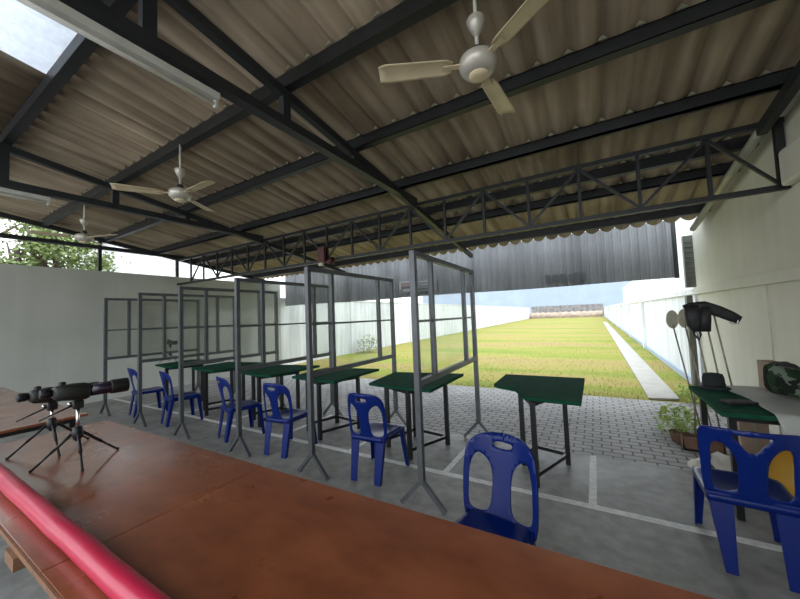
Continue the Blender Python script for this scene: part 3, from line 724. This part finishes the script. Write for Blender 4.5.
blob([(.955, -.02, 1.58, .04, .04, 1, 0), (.945, -.03, 1.45, .04, .045, 1, 0), (.935, -.03, 1.33, .035, .045, 1, 0)], 'flap', M['bag'], o)
MB().tube([(.84, -.03, 1.38), (.85, -.04, 1.30), (.885, -.04, 1.245), (.90, -.04, 1.30), (.885, -.04, 1.36)], .01, 8).build('sling', M['bag'], o, smooth=True)
MB().tube([(1.15 + .03 * math.cos(a), -.03, 1.43 + .03 * math.sin(a)) for a in [PI + PI * k / 8 for k in range(10)]], .005, 8).build('ring', M['chrome'], o, smooth=True)

# planters, pots and weeds
def leafy(o, n, rx, ry, h, m, size=.05, z0=0):
    b = MB()
    for k in range(n):
        a = random.uniform(0, 2 * PI); r = math.sqrt(random.random()); x, y = rx * r * math.cos(a), ry * r * math.sin(a); z = z0 + h * random.random() ** .8 * (1 - .4 * r)
        d = V((random.gauss(0, 1), random.gauss(0, 1), random.uniform(-.3, .9))).normalized(); s_ = V((-d.y, d.x, .2)).normalized(); L = size * random.uniform(.6, 1.3)
        p = V((x, y, z)); b.bm.faces.new([b.bm.verts.new(q) for q in (p, p + d * L * .5 + s_ * L * .28, p + d * L, p + d * L * .5 - s_ * L * .28)])
    return b.build('foliage', m, o)
def stems(o, n, rx, ry, h, m, z0=0):
    b = MB()
    for k in range(n):
        a = random.uniform(0, 2 * PI); x, y = rx * .8 * random.random() * math.cos(a), ry * .8 * random.random() * math.sin(a)
        b.tube([(x * .4, y * .4, z0), (x * .8, y * .8, z0 + h * .5), (x, y, z0 + h * .8)], .004, 5)
    return b.build('stem', m, o)
o = thing('planter_box', 'brown rectangular planter box below the stakes', 'planter', (.93, 4.86, 0), .0)
b = MB(); b.span((-.17, -.09, 0), (.17, .09, .015))
for a, c in (((-.17, -.09), (.17, -.08)), ((-.17, .08), (.17, .09)), ((-.17, -.09), (-.16, .09)), ((.16, -.09), (.17, .09))): b.span((*a, 0), (*c, .14))
b.build('trough', M['clay'], o); MB().span((-.16, -.08, .015), (.16, .08, .11)).build('soil', M['soil'], o)
MB().span((-.18, -.1, .13), (.18, -.08, .15)).build('rim', M['clay'], o)
o = thing('weed_clump', 'bright green leafy weeds at the end of the path by the planter', 'plant', (.82, 5.35, 0), 0, 'green weeds by the right wall')
stems(o, 16, .22, .35, .3, M['leaf2']); leafy(o, 420, .25, .4, .38, M['leaf2'], .07)
o = thing('weed_clump', 'yellow-green weeds between the path and the right wall', 'plant', (1.38, 7.3, 0), 0, 'green weeds by the right wall')
stems(o, 12, .2, .6, .2, M['leaf2']); leafy(o, 350, .22, .7, .22, M['leaf2'], .07)
o = thing('weed_clump', 'tall green weed growing at the foot of the left boundary wall', 'plant', (XL + .45, 12.3, 0), 0, 'green weeds by the left wall')
stems(o, 10, .3, .5, .7, M['leaf']); leafy(o, 380, .35, .7, .95, M['leaf'], .12)
o = thing('flower_pot', 'small dark clay pot beside the leafy weeds', 'pot', (.77, 5.02, 0))
MB().lathe([(.05, 0), (.07, .01), (.095, .10), (.10, .12), (.085, .12), (.08, .09), (0, .09)], 20).build('pot_body', M['clay'], o, smooth=True)
leafy(o, 60, .08, .08, .16, M['leaf2'], .05, .1)
# white sack under the table, mustard cushion, carton
o = thing('woven_sack', 'crumpled white woven sack lying on the pavers behind the broad chair', 'sack', (.93, 4.22, 0), .2)
b = MB(); secs = []
for i in range(12):
    t = i / 11; x = -.22 + .50 * t; h = .16 * math.sin(PI * (.1 + .8 * t)) + .02 * math.sin(i * 2.3); w_ = .19 * math.sin(PI * (.15 + .7 * t))
    secs.append([(x, w_ * math.cos(q), max(.004, h * (.5 + .5 * math.sin(q)) + .012 * math.sin(q * 4 + i) + .01)) for q in [2 * PI * k / 18 for k in range(18)]])
b.loft(secs).build('sack_cloth', M['sack'], o, smooth=True)
o = thing('mustard_basin', 'mustard-yellow plastic basin leaning under the right-hand table', 'basin', (1.22, 3.78, .22), 0)
R = Matrix.Rotation(math.radians(70), 3, 'X')
MB().lathe([(0, 0), (.15, 0), (.2, .09), (.215, .095), (.21, .10), (.19, .09), (.14, .012), (0, .012)], 30, R).build('basin_body', M['mustard'], o, smooth=True)
MB().tube([R @ V((.215 * math.cos(a), .215 * math.sin(a), .097)) for a in [2 * PI * k / 30 for k in range(31)]], .008, 6).build('rim', M['sack'], o, smooth=True)
o = thing('cardboard_box', 'tall brown cardboard box standing under the right-hand table', 'box', (1.16, 4.28, 0), .15)
MB().span((-.1, -.09, 0), (.1, .09, .52)).build('carton', M['carton'], o); MB().span((-.013, -.093, .1), (.013, -.09, .52)).build('tape', M['galv'], o)
o = thing('paint_bucket', 'white plastic bucket standing under the table against the right wall', 'bucket', (1.42, 4.0, 0))
MB().lathe([(.11, 0), (.12, .005), (.14, .26), (.148, .27), (.148, .285), (.0, .285)], 24).build('bucket_body', M['sack'], o, smooth=True)
MB().tube([(.145 * math.cos(a), .02, .25 + .1 * math.sin(a)) for a in [PI * k / 12 for k in range(13)]], .004, 6).build('handle', M['galv'], o, smooth=True)

# ------------------------------------------------------------------ trees beyond the left wall
def tree(x, y, h, r, label, n):
    o = thing('tree', label, 'tree', (x, y, 0), 0, 'trees beyond the left wall')
    n = int(n * 1.8); MB().tube([(0, 0, -.2), (.05, .1, h * .5), (-.05, 0, h * .8)], [.16, .12, .06], 12).build('trunk', M['bark'], o, smooth=True)
    for k in range(5):
        a = 2 * PI * k / 5 + x; MB().tube([(0, .05, h * (.35 + .06 * k)), (.5 * r * math.cos(a), .5 * r * math.sin(a), h * (.55 + .07 * k)), (.9 * r * math.cos(a), .9 * r * math.sin(a), h * (.6 + .09 * k))], [.06, .04, .012], 7).build('branch', M['bark'], o, smooth=True)
    b = MB(); cl = [(V((random.gauss(0, r * .6), random.gauss(0, r * .6), h * .70 + random.gauss(0, r * .6))), random.uniform(.3, .6) * r) for _ in range(14)]
    for k in range(n):
        c, rr = random.choice(cl); p = c + V((random.gauss(0, .4), random.gauss(0, .4), random.gauss(0, .35))) * rr
        d = V((random.gauss(0, 1), random.gauss(0, 1), random.gauss(0, .6))).normalized(); s_ = d.cross(V((random.gauss(0, 1), random.gauss(0, 1), random.gauss(0, 1)))).normalized(); L = .12 * random.uniform(.6, 1.3)
        b.bm.faces.new([b.bm.verts.new(q) for q in (p, p + d * L * .5 + s_ * L * .3, p + d * L, p + d * L * .5 - s_ * L * .3)])
    b.build('foliage', M['leaf'], o)
tree(-11.6, .75, 4.6, 1.0, 'tree with a dark trunk showing at the far left above the wall', 2600)
tree(-13.2, 2.3, 4.8, 1.3, 'leafy tree showing between the far-left trunk and the middle of the gap', 2600)
tree(-12.6, 2.9, 4.5, .75, 'yellow-green tree next to the white block building above the wall', 2200)
tree(-16.0, 1.5, 5.6, 1.8, 'larger tree standing farther back behind the others over the left wall', 2600)

# ------------------------------------------------------------------ light and camera
w = bpy.data.worlds.new('sky'); SC.world = w; w.use_nodes = True; nt = w.node_tree
bg = nt.nodes['Background']; tc = nt.nodes.new('ShaderNodeTexCoord'); sp = nt.nodes.new('ShaderNodeSeparateXYZ'); r = nt.nodes.new('ShaderNodeValToRGB')
nt.links.new(tc.outputs['Generated'], sp.inputs[0]); nt.links.new(sp.outputs['Z'], r.inputs[0]); nt.links.new(r.outputs[0], bg.inputs['Color'])
r.color_ramp.elements[0].color = (.95, .97, 1, 1); r.color_ramp.elements[1].color = (.80, .90, 1, 1); r.color_ramp.elements[1].position = .7
bg.inputs['Strength'].default_value = 1.5
s = bpy.data.lights.new('sun', 'SUN'); s.energy = .5; s.angle = math.radians(25); s.color = (1, .96, .88)
so = bpy.data.objects.new('sun', s); C.objects.link(so); so.rotation_euler = (math.radians(-18), math.radians(10), 0); so.location = (0, 20, 20)

f, yaw, pit, rol = 328., -.533, .0512, -.0391
cy, sy, cp, sp_, cr, sr = math.cos(yaw), math.sin(yaw), math.cos(pit), math.sin(pit), math.cos(rol), math.sin(rol)
fw = V((sy * cp, cy * cp, sp_)); rt = V((cy, -sy, 0)); up = rt.cross(fw)
Rv = cr * rt + sr * up; Uv = -sr * rt + cr * up
cam = bpy.data.cameras.new('camera'); co = bpy.data.objects.new('camera', cam); C.objects.link(co)
co.matrix_world = Matrix.Translation((0, 0, 1.6)) @ Matrix((Rv, Uv, -fw)).transposed().to_4x4()
cam.sensor_width = 36; cam.lens = f / 800 * 36; cam.clip_start = .05; cam.clip_end = 400
SC.camera = co
SC.view_settings.view_transform = 'Standard'; SC.view_settings.look = 'None'; SC.view_settings.gamma = 1; SC.view_settings.use_curve_mapping = False
SC.view_settings.exposure = 1.0
SC.cycles.max_bounces = 12; SC.cycles.diffuse_bounces = 8; SC.cycles.transparent_max_bounces = 24
